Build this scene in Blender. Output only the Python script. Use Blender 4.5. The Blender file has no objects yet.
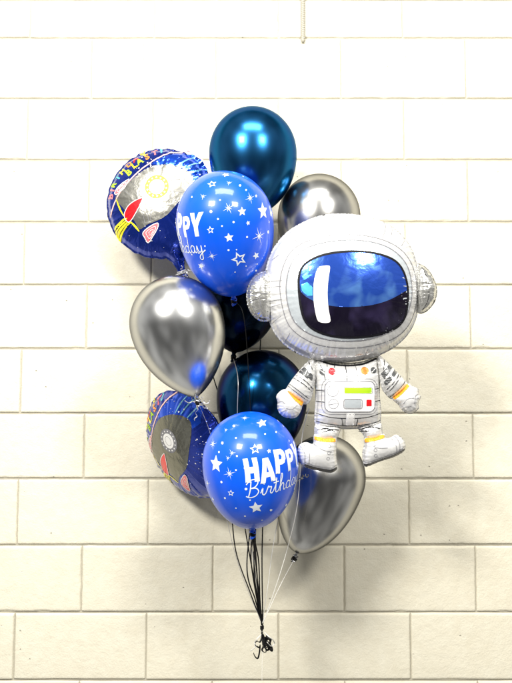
import bpy, math, random
import numpy as np
from mathutils import Vector, Matrix, noise
from mathutils.geometry import delaunay_2d_cdt

random.seed(7)
rng = np.random.default_rng(7)
scene = bpy.context.scene
COL = scene.collection
PI = math.pi

# ---------------------------------------------------------------- camera
W, H = 512.0, 683.0
F, PITCH, DIST, CZ, PX0 = 700.0, math.radians(4.08), 2.213, 1.288, 278.5
CAM = np.array([0.0, -DIST, CZ])
cp, sp = math.cos(PITCH), math.sin(PITCH)

def ray(px, py):
    x = (px - PX0) / F
    y = (341.5 - py) / F
    return np.array([x, cp - y * sp, sp + y * cp])

def at(px, py, d):
    """world point seen at pixel (of the 512x683 photo), d metres in front of the wall (wall is y=0)"""
    r = ray(px, py)
    t = (DIST - d) / r[1]
    return CAM + r * t

def px_size(px, py, d):
    r = ray(px, py)
    t = (DIST - d) / r[1]
    return t / F

# ---------------------------------------------------------------- materials
def mat(name, color, rough=0.5, metal=0.0, coat=0.0, coat_rough=0.05, spec=0.5, sss=0.0, sss_col=None,
        bump=None, alpha=None, trans=0.0):
    m = bpy.data.materials.new(name)
    m.use_nodes = True
    nt = m.node_tree
    b = nt.nodes['Principled BSDF']
    b.inputs['Base Color'].default_value = (*color, 1)
    b.inputs['Roughness'].default_value = rough
    b.inputs['Metallic'].default_value = metal
    b.inputs['Coat Weight'].default_value = coat
    b.inputs['Coat Roughness'].default_value = coat_rough
    b.inputs['Specular IOR Level'].default_value = spec
    b.inputs['Transmission Weight'].default_value = trans
    if sss:
        b.inputs['Subsurface Weight'].default_value = sss
        b.inputs['Subsurface Radius'].default_value = sss_col or (.02, .02, .05)
        b.inputs['Subsurface Scale'].default_value = 1.0
    tc = nt.nodes.new('ShaderNodeTexCoord')
    # slight tonal variation of the pigment
    nz = nt.nodes.new('ShaderNodeTexNoise'); nz.inputs['Scale'].default_value = 14; nz.inputs['Detail'].default_value = 4
    nt.links.new(tc.outputs['Object'], nz.inputs['Vector'])
    hsv = nt.nodes.new('ShaderNodeHueSaturation'); hsv.inputs['Color'].default_value = (*color, 1)
    mr = nt.nodes.new('ShaderNodeMapRange'); mr.inputs['To Min'].default_value = .93; mr.inputs['To Max'].default_value = 1.07
    nt.links.new(nz.outputs['Fac'], mr.inputs['Value']); nt.links.new(mr.outputs['Result'], hsv.inputs['Value'])
    nt.links.new(hsv.outputs['Color'], b.inputs['Base Color'])
    if bump:
        prev = None
        for (scale, strength, dist, stretch) in bump:
            mp = nt.nodes.new('ShaderNodeMapping'); mp.inputs['Scale'].default_value = stretch
            nt.links.new(tc.outputs['Object'], mp.inputs['Vector'])
            n = nt.nodes.new('ShaderNodeTexNoise'); n.inputs['Scale'].default_value = scale; n.inputs['Detail'].default_value = 3
            n.inputs['Distortion'].default_value = .6
            nt.links.new(mp.outputs['Vector'], n.inputs['Vector'])
            bp = nt.nodes.new('ShaderNodeBump'); bp.inputs['Strength'].default_value = strength; bp.inputs['Distance'].default_value = dist
            nt.links.new(n.outputs['Fac'], bp.inputs['Height'])
            if prev: nt.links.new(prev.outputs['Normal'], bp.inputs['Normal'])
            prev = bp
        nt.links.new(prev.outputs['Normal'], b.inputs['Normal'])
        if coat: nt.links.new(prev.outputs['Normal'], b.inputs['Coat Normal'])
    return m

FB = [(9, .5, .006, (1, 1, 1)), (34, .35, .0022, (1, 1, 1))]       # crumpled film
FB2 = [(16, .5, .004, (1, 1, 1)), (60, .4, .0016, (1, 1, 1))]
FB3 = [(10, .7, .007, (1, 1, 1)), (40, .5, .0028, (1, 1, 1))]
M = {}
M['chrome_teal'] = mat('chrome_latex_teal_blue', (.015, .105, .265), .27, 1.0, coat=.10, coat_rough=.10)
M['chrome_navy'] = mat('chrome_latex_deep_blue', (.004, .050, .135), .23, 1.0, coat=.12, coat_rough=.08)
M['chrome_navy_shaded'] = mat('chrome_latex_deep_blue_shaded', (.002, .008, .020), .22, 1.0, coat=.10, coat_rough=.08)  # dark blue chrome with its shade put into the colour
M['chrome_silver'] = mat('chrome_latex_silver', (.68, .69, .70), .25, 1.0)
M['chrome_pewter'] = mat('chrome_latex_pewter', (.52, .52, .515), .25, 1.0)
M['latex_blue'] = mat('glossy_latex_royal_blue', (.0015, .098, .80), .36, 0.0, coat=.45, coat_rough=.09, spec=.3)
M['print_white'] = mat('white_print_ink', (.80, .86, .92), .45, 0.0)
M['foil_navy'] = mat('navy_printed_foil', (.010, .035, .34), .16, .75, coat=.5, bump=FB)
M['foil_blue'] = mat('bright_blue_printed_foil', (.012, .09, .75), .16, .75, coat=.5, bump=FB)
M['foil_cyan'] = mat('pale_cyan_foil_ink', (.25, .62, .85), .25, .5, bump=FB)
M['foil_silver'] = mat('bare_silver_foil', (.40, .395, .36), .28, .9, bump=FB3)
M['foil_silver_shaded'] = mat('shaded_silver_foil', (.20, .20, .17), .2, .85, bump=FB3)  # silver hull foil, darkened in colour for the dim floor it reflects
M['foil_red'] = mat('red_foil_ink', (.80, .012, .02), .25, .3, coat=.4, bump=FB)
M['foil_pale_pink'] = mat('pale_pink_foil_ink', (.85, .55, .52), .3, .2, bump=FB)
M['foil_pink'] = mat('salmon_foil_ink', (.85, .22, .25), .3, .3, bump=FB)
M['foil_yellow'] = mat('yellow_foil_ink', (.88, .80, .03), .3, .2, coat=.3, bump=FB)
M['foil_lime'] = mat('lime_foil_ink', (.36, .58, .02), .5, .0, bump=FB)
M['foil_white'] = mat('white_foil_ink', (.85, .85, .85), .3, .1, bump=FB)
M['foil_orange'] = mat('orange_foil_ink', (.9, .30, .05), .3, .2, bump=FB)
M['foil_teal'] = mat('teal_foil_ink', (.1, .55, .6), .3, .2, bump=FB)
M['suit_white'] = mat('white_pearl_foil', (.70, .70, .70), .25, .30, coat=.3, coat_rough=.12, bump=FB2)
M['suit_pale'] = mat('pale_grey_blue_foil', (.56, .61, .65), .25, .35, coat=.3, bump=FB2)
M['suit_grey'] = mat('grey_foil', (.13, .135, .14), .28, .5, bump=FB2)
M['suit_silver'] = mat('silver_foil', (.64, .64, .62), .2, .8, bump=FB2)
M['line'] = mat('black_outline_ink', (.008, .008, .011), .55, spec=.15)
M['sole_dark'] = mat('dark_sole_foil', (.06, .06, .065), .35, .3)
M['line_grey'] = mat('grey_outline_ink', (.20, .20, .22), .4)
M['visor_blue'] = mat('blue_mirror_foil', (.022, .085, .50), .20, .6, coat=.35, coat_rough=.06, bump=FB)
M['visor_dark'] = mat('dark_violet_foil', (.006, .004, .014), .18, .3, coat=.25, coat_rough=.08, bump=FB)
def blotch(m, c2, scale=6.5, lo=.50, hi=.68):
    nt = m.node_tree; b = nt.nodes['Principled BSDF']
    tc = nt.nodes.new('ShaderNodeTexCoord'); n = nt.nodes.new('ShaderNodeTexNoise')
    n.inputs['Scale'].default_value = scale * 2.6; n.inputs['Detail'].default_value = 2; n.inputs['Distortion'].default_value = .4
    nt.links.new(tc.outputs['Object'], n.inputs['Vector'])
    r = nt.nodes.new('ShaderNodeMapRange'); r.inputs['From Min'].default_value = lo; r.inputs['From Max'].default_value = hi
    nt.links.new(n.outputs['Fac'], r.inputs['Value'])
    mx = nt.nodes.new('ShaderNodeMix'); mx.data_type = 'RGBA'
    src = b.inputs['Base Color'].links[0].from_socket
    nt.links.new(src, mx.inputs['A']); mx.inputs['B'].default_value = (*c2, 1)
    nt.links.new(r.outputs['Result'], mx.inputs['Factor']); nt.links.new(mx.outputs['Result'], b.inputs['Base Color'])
blotch(M['visor_blue'], (.10, .26, .70))  # pale mottling painted into the blue stands in for room reflections
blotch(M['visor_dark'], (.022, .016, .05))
M['visor_cyan'] = mat('cyan_glint_ink', (.10, .50, .88), .25, .3, bump=FB)
M['suit_orange'] = mat('amber_band_ink', (.88, .36, .03), .3, .1, bump=FB2)
M['badge_brown'] = mat('brown_badge_ink', (.50, .20, .03), .3, .2)
M['display_green'] = mat('lime_display_ink', (.36, .60, .015), .3, .1)
M['ribbon_black'] = mat('black_curling_ribbon', (.003, .003, .0035), .5, 0, spec=.2)
M['ribbon_white'] = mat('white_curling_ribbon', (.82, .81, .76), .35, 0, coat=.3)
M['ribbon_silver'] = mat('silver_curling_ribbon', (.45, .45, .47), .3, .4)
M['cord_white'] = mat('painted_white_cord', (.42, .40, .34), .55)
M['clear'] = mat('clear_thread', (.85, .83, .76), .25)

for q_, t_ in (('chrome_teal', (.2, .35, .45)), ('chrome_navy', (.08, .14, .2)), ('chrome_navy_shaded', (.2, .3, .4)), ('chrome_silver', (.22, .22, .23)), ('chrome_pewter', (.18, .18, .18))):
    M[q_].node_tree.nodes['Principled BSDF'].inputs['Specular Tint'].default_value = (*t_, 1)

# wall paint
def wall_mat():
    m = bpy.data.materials.new('cream_painted_cinder_block'); m.use_nodes = True
    nt = m.node_tree; N = nt.nodes; L = nt.links
    b = N['Principled BSDF']
    tc = N.new('ShaderNodeTexCoord')
    def noise_(scale, detail=4, rough=.55):
        n = N.new('ShaderNodeTexNoise'); n.inputs['Scale'].default_value = scale; n.inputs['Detail'].default_value = detail
        n.inputs['Roughness'].default_value = rough
        L.new(tc.outputs['Object'], n.inputs['Vector']); return n
    n1 = noise_(2.2, 3); n2 = noise_(26, 5)
    cr = N.new('ShaderNodeValToRGB')
    cr.color_ramp.elements[0].position = .38; cr.color_ramp.elements[0].color = (.73, .685, .555, 1)
    cr.color_ramp.elements[1].position = .62; cr.color_ramp.elements[1].color = (.785, .75, .625, 1)
    mx = N.new('ShaderNodeMath'); mx.operation = 'MULTIPLY_ADD'; mx.inputs[1].default_value = .5
    L.new(n2.outputs['Fac'], mx.inputs[0])
    hf = N.new('ShaderNodeMath'); hf.operation = 'MULTIPLY'; hf.inputs[1].default_value = .5
    L.new(n1.outputs['Fac'], hf.inputs[0]); L.new(hf.outputs[0], mx.inputs[2]); L.new(mx.outputs[0], cr.inputs['Fac'])
    # small scuffs / open pits
    sc = noise_(7.0, 8, .75)
    scr = N.new('ShaderNodeMapRange'); scr.inputs['From Min'].default_value = .70; scr.inputs['From Max'].default_value = .76
    L.new(sc.outputs['Fac'], scr.inputs['Value'])
    vo = N.new('ShaderNodeTexVoronoi'); vo.inputs['Scale'].default_value = 34; vo.inputs['Randomness'].default_value = 1
    L.new(tc.outputs['Object'], vo.inputs['Vector'])
    vs = N.new('ShaderNodeSeparateColor'); L.new(vo.outputs['Color'], vs.inputs['Color'])
    pick = N.new('ShaderNodeMath'); pick.operation = 'LESS_THAN'; pick.inputs[1].default_value = .13
    L.new(vs.outputs['Red'], pick.inputs[0])
    near = N.new('ShaderNodeMapRange'); near.inputs['From Min'].default_value = .10; near.inputs['From Max'].default_value = .05
    L.new(vo.outputs['Distance'], near.inputs['Value'])
    pit = N.new('ShaderNodeMath'); pit.operation = 'MULTIPLY'; L.new(pick.outputs[0], pit.inputs[0]); L.new(near.outputs['Result'], pit.inputs[1])
    mixc = N.new('ShaderNodeMix'); mixc.data_type = 'RGBA'
    pc = N.new('ShaderNodeMath'); pc.operation = 'MAXIMUM'; L.new(pit.outputs[0], pc.inputs[0])
    s2 = N.new('ShaderNodeMath'); s2.operation = 'MULTIPLY'; s2.inputs[1].default_value = .5
    L.new(scr.outputs['Result'], s2.inputs[0]); L.new(s2.outputs[0], pc.inputs[1])
    p2 = N.new('ShaderNodeMath'); p2.operation = 'MULTIPLY'; p2.inputs[1].default_value = .55; L.new(pc.outputs[0], p2.inputs[0])
    L.new(p2.outputs[0], mixc.inputs['Factor']); L.new(cr.outputs['Color'], mixc.inputs['A'])
    mixc.inputs['B'].default_value = (.34, .31, .25, 1)
    L.new(mixc.outputs['Result'], b.inputs['Base Color'])
    b.inputs['Roughness'].default_value = .55
    b.inputs['Specular IOR Level'].default_value = .3
    fine = noise_(170, 6, .7); mid = noise_(48, 4, .6)
    bp = N.new('ShaderNodeBump'); bp.inputs['Strength'].default_value = .6; bp.inputs['Distance'].default_value = .0022
    L.new(fine.outputs['Fac'], bp.inputs['Height'])
    bp2 = N.new('ShaderNodeBump'); bp2.inputs['Strength'].default_value = .42; bp2.inputs['Distance'].default_value = .004
    L.new(mid.outputs['Fac'], bp2.inputs['Height']); L.new(bp.outputs['Normal'], bp2.inputs['Normal'])
    bp3 = N.new('ShaderNodeBump'); bp3.inputs['Strength'].default_value = .9; bp3.inputs['Distance'].default_value = .002; bp3.invert = True
    L.new(pit.outputs[0], bp3.inputs['Height']); L.new(bp2.outputs['Normal'], bp3.inputs['Normal'])
    L.new(bp3.outputs['Normal'], b.inputs['Normal'])
    return m
M['wall'] = wall_mat()
M['mortar'] = mat('grimy_painted_mortar', (.45, .42, .34), .7, bump=[(120, .6, .002, (1, 1, 1))])

# ---------------------------------------------------------------- object helpers
def mesh_obj(name, verts, faces, material, parent=None, smooth=True):
    me = bpy.data.meshes.new(name)
    me.from_pydata([tuple(v) for v in verts], [], [tuple(f) for f in faces])
    me.update()
    if smooth: me.shade_smooth()
    me.materials.append(material)
    o = bpy.data.objects.new(name, me)
    COL.objects.link(o)
    if parent: o.parent = parent
    return o

def thing(name, label, cat, mat4, group=None):
    o = bpy.data.objects.new(name, None); COL.objects.link(o)
    o.empty_display_size = .05
    o.matrix_world = mat4
    o['label'] = label; o['category'] = cat
    if group: o['group'] = group
    return o

class Mesher:
    def __init__(self): self.v = []; self.f = []; self.n = 0
    def add(self, verts, faces):
        self.v.append(np.asarray(verts, float)); self.f += [tuple(int(i) + self.n for i in f) for f in faces]
        self.n += len(verts)
    def build(self, name, material, parent, smooth=True, label=None):
        o = mesh_obj(name, np.concatenate(self.v), self.f, material, parent, smooth)
        if label: o['label'] = label
        return o

def sweep(points, radius, seg=8, cap=True, flat=None):
    """round (or flattened) tube along 3-D points; flat=(width, thick) makes a ribbon"""
    P = [Vector(p) for p in points]
    n = len(P); vs = []; fs = []
    t = (P[1] - P[0]).normalized()
    nrm = t.cross(Vector((0, 1, 0)))
    if nrm.length < 1e-3: nrm = t.cross(Vector((1, 0, 0)))
    nrm.normalize()
    for i in range(n):
        a = P[max(i - 1, 0)]; b = P[min(i + 1, n - 1)]
        t = (b - a).normalized()
        nrm = (nrm - t * nrm.dot(t)).normalized()
        bi = t.cross(nrm)
        r = radius[i] if hasattr(radius, '__len__') else radius
        for k in range(seg):
            an = 2 * PI * k / seg
            if flat: ca, sa = math.cos(an) * flat[0] / 2, math.sin(an) * flat[1] / 2
            else: ca, sa = math.cos(an) * r, math.sin(an) * r
            vs.append(P[i] + nrm * ca + bi * sa)
    for i in range(n - 1):
        for k in range(seg):
            k2 = (k + 1) % seg
            fs.append((i * seg + k, i * seg + k2, (i + 1) * seg + k2, (i + 1) * seg + k))
    if cap:
        fs.append(tuple(reversed(range(seg)))); fs.append(tuple((n - 1) * seg + k for k in range(seg)))
    return [tuple(v) for v in vs], fs

def catmull(pts, per=10, closed=False):
    P = [np.asarray(p, float) for p in pts]; n = len(P); out = []
    rngi = range(n) if closed else range(n - 1)
    for i in rngi:
        if closed: p0, p1, p2, p3 = P[(i - 1) % n], P[i], P[(i + 1) % n], P[(i + 2) % n]
        else: p0, p1, p2, p3 = P[max(i - 1, 0)], P[i], P[i + 1], P[min(i + 2, n - 1)]
        for k in range(per):
            t = k / per
            out.append(.5 * ((2 * p1) + (-p0 + p2) * t + (2 * p0 - 5 * p1 + 4 * p2 - p3) * t * t + (-p0 + 3 * p1 - 3 * p2 + p3) * t ** 3))
    if not closed: out.append(P[-1])
    return out

def resample(pts, s, closed=False):
    P = np.asarray(pts, float)
    if closed: P = np.vstack([P, P[:1]])
    seg = np.linalg.norm(np.diff(P, axis=0), axis=1); cum = np.r_[0, np.cumsum(seg)]
    n = max(3 if closed else 2, int(round(cum[-1] / s)) + (0 if closed else 1))
    t = np.linspace(0, cum[-1], n + 1)[:-1] if closed else np.linspace(0, cum[-1], n)
    return np.stack([np.interp(t, cum, P[:, k]) for k in range(P.shape[1])], 1)

def resample_corners(pts, s):
    """closed polygon, corners kept"""
    out = []
    n = len(pts)
    for i in range(n):
        a = np.asarray(pts[i], float); b = np.asarray(pts[(i + 1) % n], float)
        k = max(1, int(math.ceil(np.linalg.norm(b - a) / s)))
        for j in range(k): out.append(a + (b - a) * j / k)
    return np.array(out)

def inside(P, poly):
    x, y = P[:, 0], P[:, 1]; c = np.zeros(len(P), bool)
    n = len(poly)
    for i in range(n):
        x1, y1 = poly[i]; x2, y2 = poly[(i + 1) % n]
        if y1 == y2: continue
        m = ((y1 > y) != (y2 > y)) & (x < (x2 - x1) * (y - y1) / (y2 - y1) + x1)
        c ^= m
    return c

def edge_dist(P, poly):
    """distance to a closed outline, arc position of nearest point"""
    A = np.asarray(poly); B = np.roll(A, -1, 0)
    seg = np.linalg.norm(B - A, axis=1); cum = np.r_[0, np.cumsum(seg)[:-1]]
    best = np.full(len(P), 1e9); arc = np.zeros(len(P))
    for i in range(len(A)):
        d = B[i] - A[i]; L2 = max(d @ d, 1e-12)
        t = np.clip(((P - A[i]) @ d) / L2, 0, 1)
        q = A[i] + t[:, None] * d
        dd = np.hypot(P[:, 0] - q[:, 0], P[:, 1] - q[:, 1])
        m = dd < best
        best[m] = dd[m]; arc[m] = cum[i] + t[m] * seg[i]
    return best, arc, seg.sum()

def fill2d(outer, holes, s, corners=True):
    """triangulate a polygon with inner points every s -> (P, tris)"""
    loops = []
    for lp in [outer] + list(holes):
        loops.append(resample_corners(lp, s) if corners else resample(lp, s, True))
    O = loops[0]
    lo, hi = O.min(0), O.max(0)
    gx = np.arange(lo[0], hi[0] + s, s); gy = np.arange(lo[1], hi[1] + s, s * .866)
    G = np.array([(x + (s / 2 if j % 2 else 0), y) for j, y in enumerate(gy) for x in gx]) if len(gx) and len(gy) else np.zeros((0, 2))
    if len(G):
        m = inside(G, O)
        for h in loops[1:]: m &= ~inside(G, h)
        G = G[m]
    if len(G):
        m = np.ones(len(G), bool)
        for lp in loops:
            d, _, _ = edge_dist(G, lp); m &= d > s * .45
        G = G[m]
    pts = []; edges = []
    for lp in loops:
        b = len(pts); n = len(lp)
        pts += [tuple(p) for p in lp]; edges += [(b + i, b + (i + 1) % n) for i in range(n)]
    pts += [tuple(p) for p in G]
    res = delaunay_2d_cdt([Vector(p) for p in pts], edges, [], 0, 1e-7)
    P = np.array([tuple(v) for v in res[0]]); T = np.array([f for f in res[2] if len(f) == 3])
    c = P[T].mean(1)
    m = inside(c, O)
    for h in loops[1:]: m &= ~inside(c, h)
    T = T[m]
    # consistent winding (counter-clockwise)
    a, b, c3 = P[T[:, 0]], P[T[:, 1]], P[T[:, 2]]
    cr = (b[:, 0] - a[:, 0]) * (c3[:, 1] - a[:, 1]) - (b[:, 1] - a[:, 1]) * (c3[:, 0] - a[:, 0])
    T[cr < 0] = T[cr < 0][:, ::-1]
    return P, T, len(O)

def decal(ms, surf, outer, holes=(), s=.0025, off=.0005):
    P, T, _ = fill2d(outer, holes, s)
    ms.add(surf(P, off), T)

def stroke(ms, surf, pts, w, off=.0006, s=.0025, closed=False, taper=False):
    P = resample(pts, s, closed)
    n = len(P)
    if n < 2: return
    if closed: nx, pv = np.roll(P, -1, 0), np.roll(P, 1, 0)
    else:
        nx = np.vstack([P[1:], P[-1:]]); pv = np.vstack([P[:1], P[:-1]])
    t = nx - pv; t /= np.maximum(np.linalg.norm(t, axis=1), 1e-9)[:, None]
    nr = np.stack([-t[:, 1], t[:, 0]], 1)
    ww = np.full(n, w / 2.)
    if taper: ww = ww * (.35 + .65 * np.sin(np.linspace(.15, PI - .15, n)))
    offs = off + np.linspace(0, .00012, n)
    A = P + nr * ww[:, None]; B = P - nr * ww[:, None]
    V = surf(np.vstack([A, B]), np.r_[offs, offs])
    f = [(i + n, (i + 1) % n + n, (i + 1) % n, i) for i in range(n if closed else n - 1)]
    ms.add(V, f)

def ellipse(cx, cy, rx, ry=None, n=40, rot=0):
    ry = rx if ry is None else ry
    return [(cx + rx * math.cos(a) * math.cos(rot) - ry * math.sin(a) * math.sin(rot),
             cy + rx * math.cos(a) * math.sin(rot) + ry * math.sin(a) * math.cos(rot)) for a in np.linspace(0, 2 * PI, n, endpoint=False)]

def star(cx, cy, r, inner=.45, n=5, rot=PI / 2):
    return [(cx + (r if i % 2 == 0 else r * inner) * math.cos(rot + i * PI / n), cy + (r if i % 2 == 0 else r * inner) * math.sin(rot + i * PI / n)) for i in range(2 * n)]

def sparkle(cx, cy, r, n=8, rot=.1):
    out = []
    for i in range(2 * n):
        if i % 2: rr = r * .13
        else: rr = r * (1 if (i // 2) % 2 == 0 else .62)
        out.append((cx + rr * math.cos(rot + i * PI / n), cy + rr * math.sin(rot + i * PI / n)))
    return out

# ---------------------------------------------------------------- the wall
BW, BH, K0 = .4064, .2032, 1.4224
def build_wall():
    ms = Mesher()
    gap = .0027   # half joint
    rows = []
    for k in range(-7, 6):
        z0 = K0 + k * BH
        if k == 5: rows.append((z0, z0 + .129, k))
        else: rows.append((z0, z0 + BH, k))
    top = K0 + 5 * BH + .129
    for k in range(6, 9): rows.append((top + (k - 6) * BH, top + (k - 5) * BH, k))
    prof_d = np.array([0, .0012, .0028, .005, .009])
    prof_h = np.array([0, .0030, .0042, .0048, .0050])
    def axis(L, m):
        e = np.array([0, .0014, .003, .0052, .009])
        mid = np.linspace(.009, L - .009, m)[1:-1]
        return np.r_[e, mid, L - e[::-1]]
    for (z0, z1, k) in rows:
        # row k: joints at half or whole blocks, alternating
        offs = .5 if (k % 2 == 0) else 0.0
        for j in range(-7, 7):
            x0 = (j + offs) * BW; x1 = x0 + BW
            gx0 = x0 + gap * random.uniform(.45, .85); gx1 = x1 - gap * random.uniform(.45, .85)
            gz0 = z0 + gap * random.uniform(.8, 1.25); gz1 = z1 - gap * random.uniform(.8, 1.25)
            big = abs((x0 + x1) / 2) < 1.1 and z0 > .5
            ax = axis(gx1 - gx0, 44 if big else 8); az = axis(gz1 - gz0, 24 if big else 5)
            X, Z = np.meshgrid(ax, az)
            dx = np.minimum(X, ax[-1] - X); dz = np.minimum(Z, az[-1] - Z)
            h = np.interp(dx, prof_d, prof_h) * np.interp(dz, prof_d, prof_h) / .0050
            lift = random.uniform(-.0004, .0005)
            tx, tz = random.uniform(-.0006, .0006), random.uniform(-.0005, .0005)
            vs = []
            for r in range(len(az)):
                for c in range(len(ax)):
                    wx, wz = gx0 + ax[c], gz0 + az[r]
                    nn = noise.noise(Vector((wx * 9, k * 3.1, wz * 9))) * .0005 + noise.noise(Vector((wx * 42, j * 2.7, wz * 42))) * .00028
                    hh = h[r, c]
                    edge = min(dx[r, c], dz[r, c])
                    jx = jz = 0
                    if edge < .004:
                        q = 1 - edge / .004
                        jx = noise.noise(Vector((wx * 60, 5.5, wz * 60))) * .0011 * q
                        jz = noise.noise(Vector((wx * 60, 15.5, wz * 60))) * .0011 * q
                        # the odd chipped corner along the joint
                        ch = noise.noise(Vector((wx * 22 + 40, 9.1, wz * 22)))
                        if ch > .42: hh *= .55
                    y = -(hh + (nn + lift + tx * (wx - x0) / BW + tz * (wz - z0) / BH) * min(1, hh / .0050))
                    vs.append((wx + jx, y, wz + jz))
            nc = len(ax); fs = []
            for r in range(len(az) - 1):
                for c in range(nc - 1):
                    a = r * nc + c
                    fs.append((a, a + 1, a + nc + 1, a + nc))
            ms.add(vs, fs)
    o = ms.build('block_wall', M['wall'], None)
    o['label'] = 'cream painted cinder block wall behind the whole balloon bunch'
    o['category'] = 'wall'
    ms = Mesher()
    # mortar bed, just behind the block faces
    xs = np.linspace(-3.1, 3.1, 250); zs = np.linspace(0, 3.2, 130)
    vs = [(x, .0005 - .0006 * noise.noise(Vector((x * 25, 2, z * 25))), z) for z in zs for x in xs]
    fs = [(r * 250 + c, r * 250 + c + 1, (r + 1) * 250 + c + 1, (r + 1) * 250 + c) for r in range(129) for c in range(249)]
    ms.add(vs, fs)
    # body of the wall behind (0.19 m thick)
    b = [(-3.1, .003, 0), (3.1, .003, 0), (3.1, .19, 0), (-3.1, .19, 0), (-3.1, .003, 3.2), (3.1, .003, 3.2), (3.1, .19, 3.2), (-3.1, .19, 3.2)]
    ms.add(b, [(0, 1, 5, 4), (1, 2, 6, 5), (2, 3, 7, 6), (3, 0, 4, 7), (4, 5, 6, 7), (3, 2, 1, 0)])
    ms.build('mortar', M['mortar'], o)
build_wall()

# ---------------------------------------------------------------- white twisted cord at the top
def build_cord():
    bx = at(303, 40, .02); tx = at(303, 0, .02)
    zb, zt = bx[2], 2.95
    root = thing('coiled_cord', 'thin white twisted cord hanging down the wall near the top edge', 'cord', Matrix.Translation((bx[0], -.012, zb)))
    L = zt - zb
    for ph in (0, PI):
        pts = [(.0042 * math.cos(ph + a), .0042 * math.sin(ph + a), a / (2 * PI) * .0125 + .004) for a in np.linspace(0, 2 * PI * L / .0125, int(L / .0125 * 10))]
        v, f = sweep(pts, .0037, 6)
        mesh_obj('strand', v, f, M['cord_white'], root)
    ts = np.linspace(0, PI, 12)
    pts = [(0, 0, .010 - .014 * (i / 11)) for i in range(12)]
    v, f = sweep(pts, [.0065 * math.sqrt(max(.05, math.sin(t * .93 + .1))) for t in ts], 10)
    mesh_obj('end_knot', v, f, M['cord_white'], root)
build_cord()

# ---------------------------------------------------------------- latex balloons
TIE = at(262.5, 624, .36)

def profile(R, bot, p):
    """r(z) for a teardrop latex balloon, z down to the neck"""
    top = R * 1.04
    zs = []; rs = []
    for a in np.linspace(0, PI / 2, 30):
        zs.append(top * math.cos(a)); rs.append(R * math.sin(a))
    B = R * bot
    for s in np.linspace(0, 1, 46)[1:]:
        s2 = 1 - (1 - s) ** 1.5
        r = R * max(0, 1 - s2 ** 2.05) ** p
        zs.append(-B * s2); rs.append(max(r, .0075) if s2 < .985 else max(r * .8, .006))
    zs.append(-B - .006); rs.append(.0055)
    zs.append(-B - .011); rs.append(.0050)
    return np.array(zs), np.array(rs)

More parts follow.
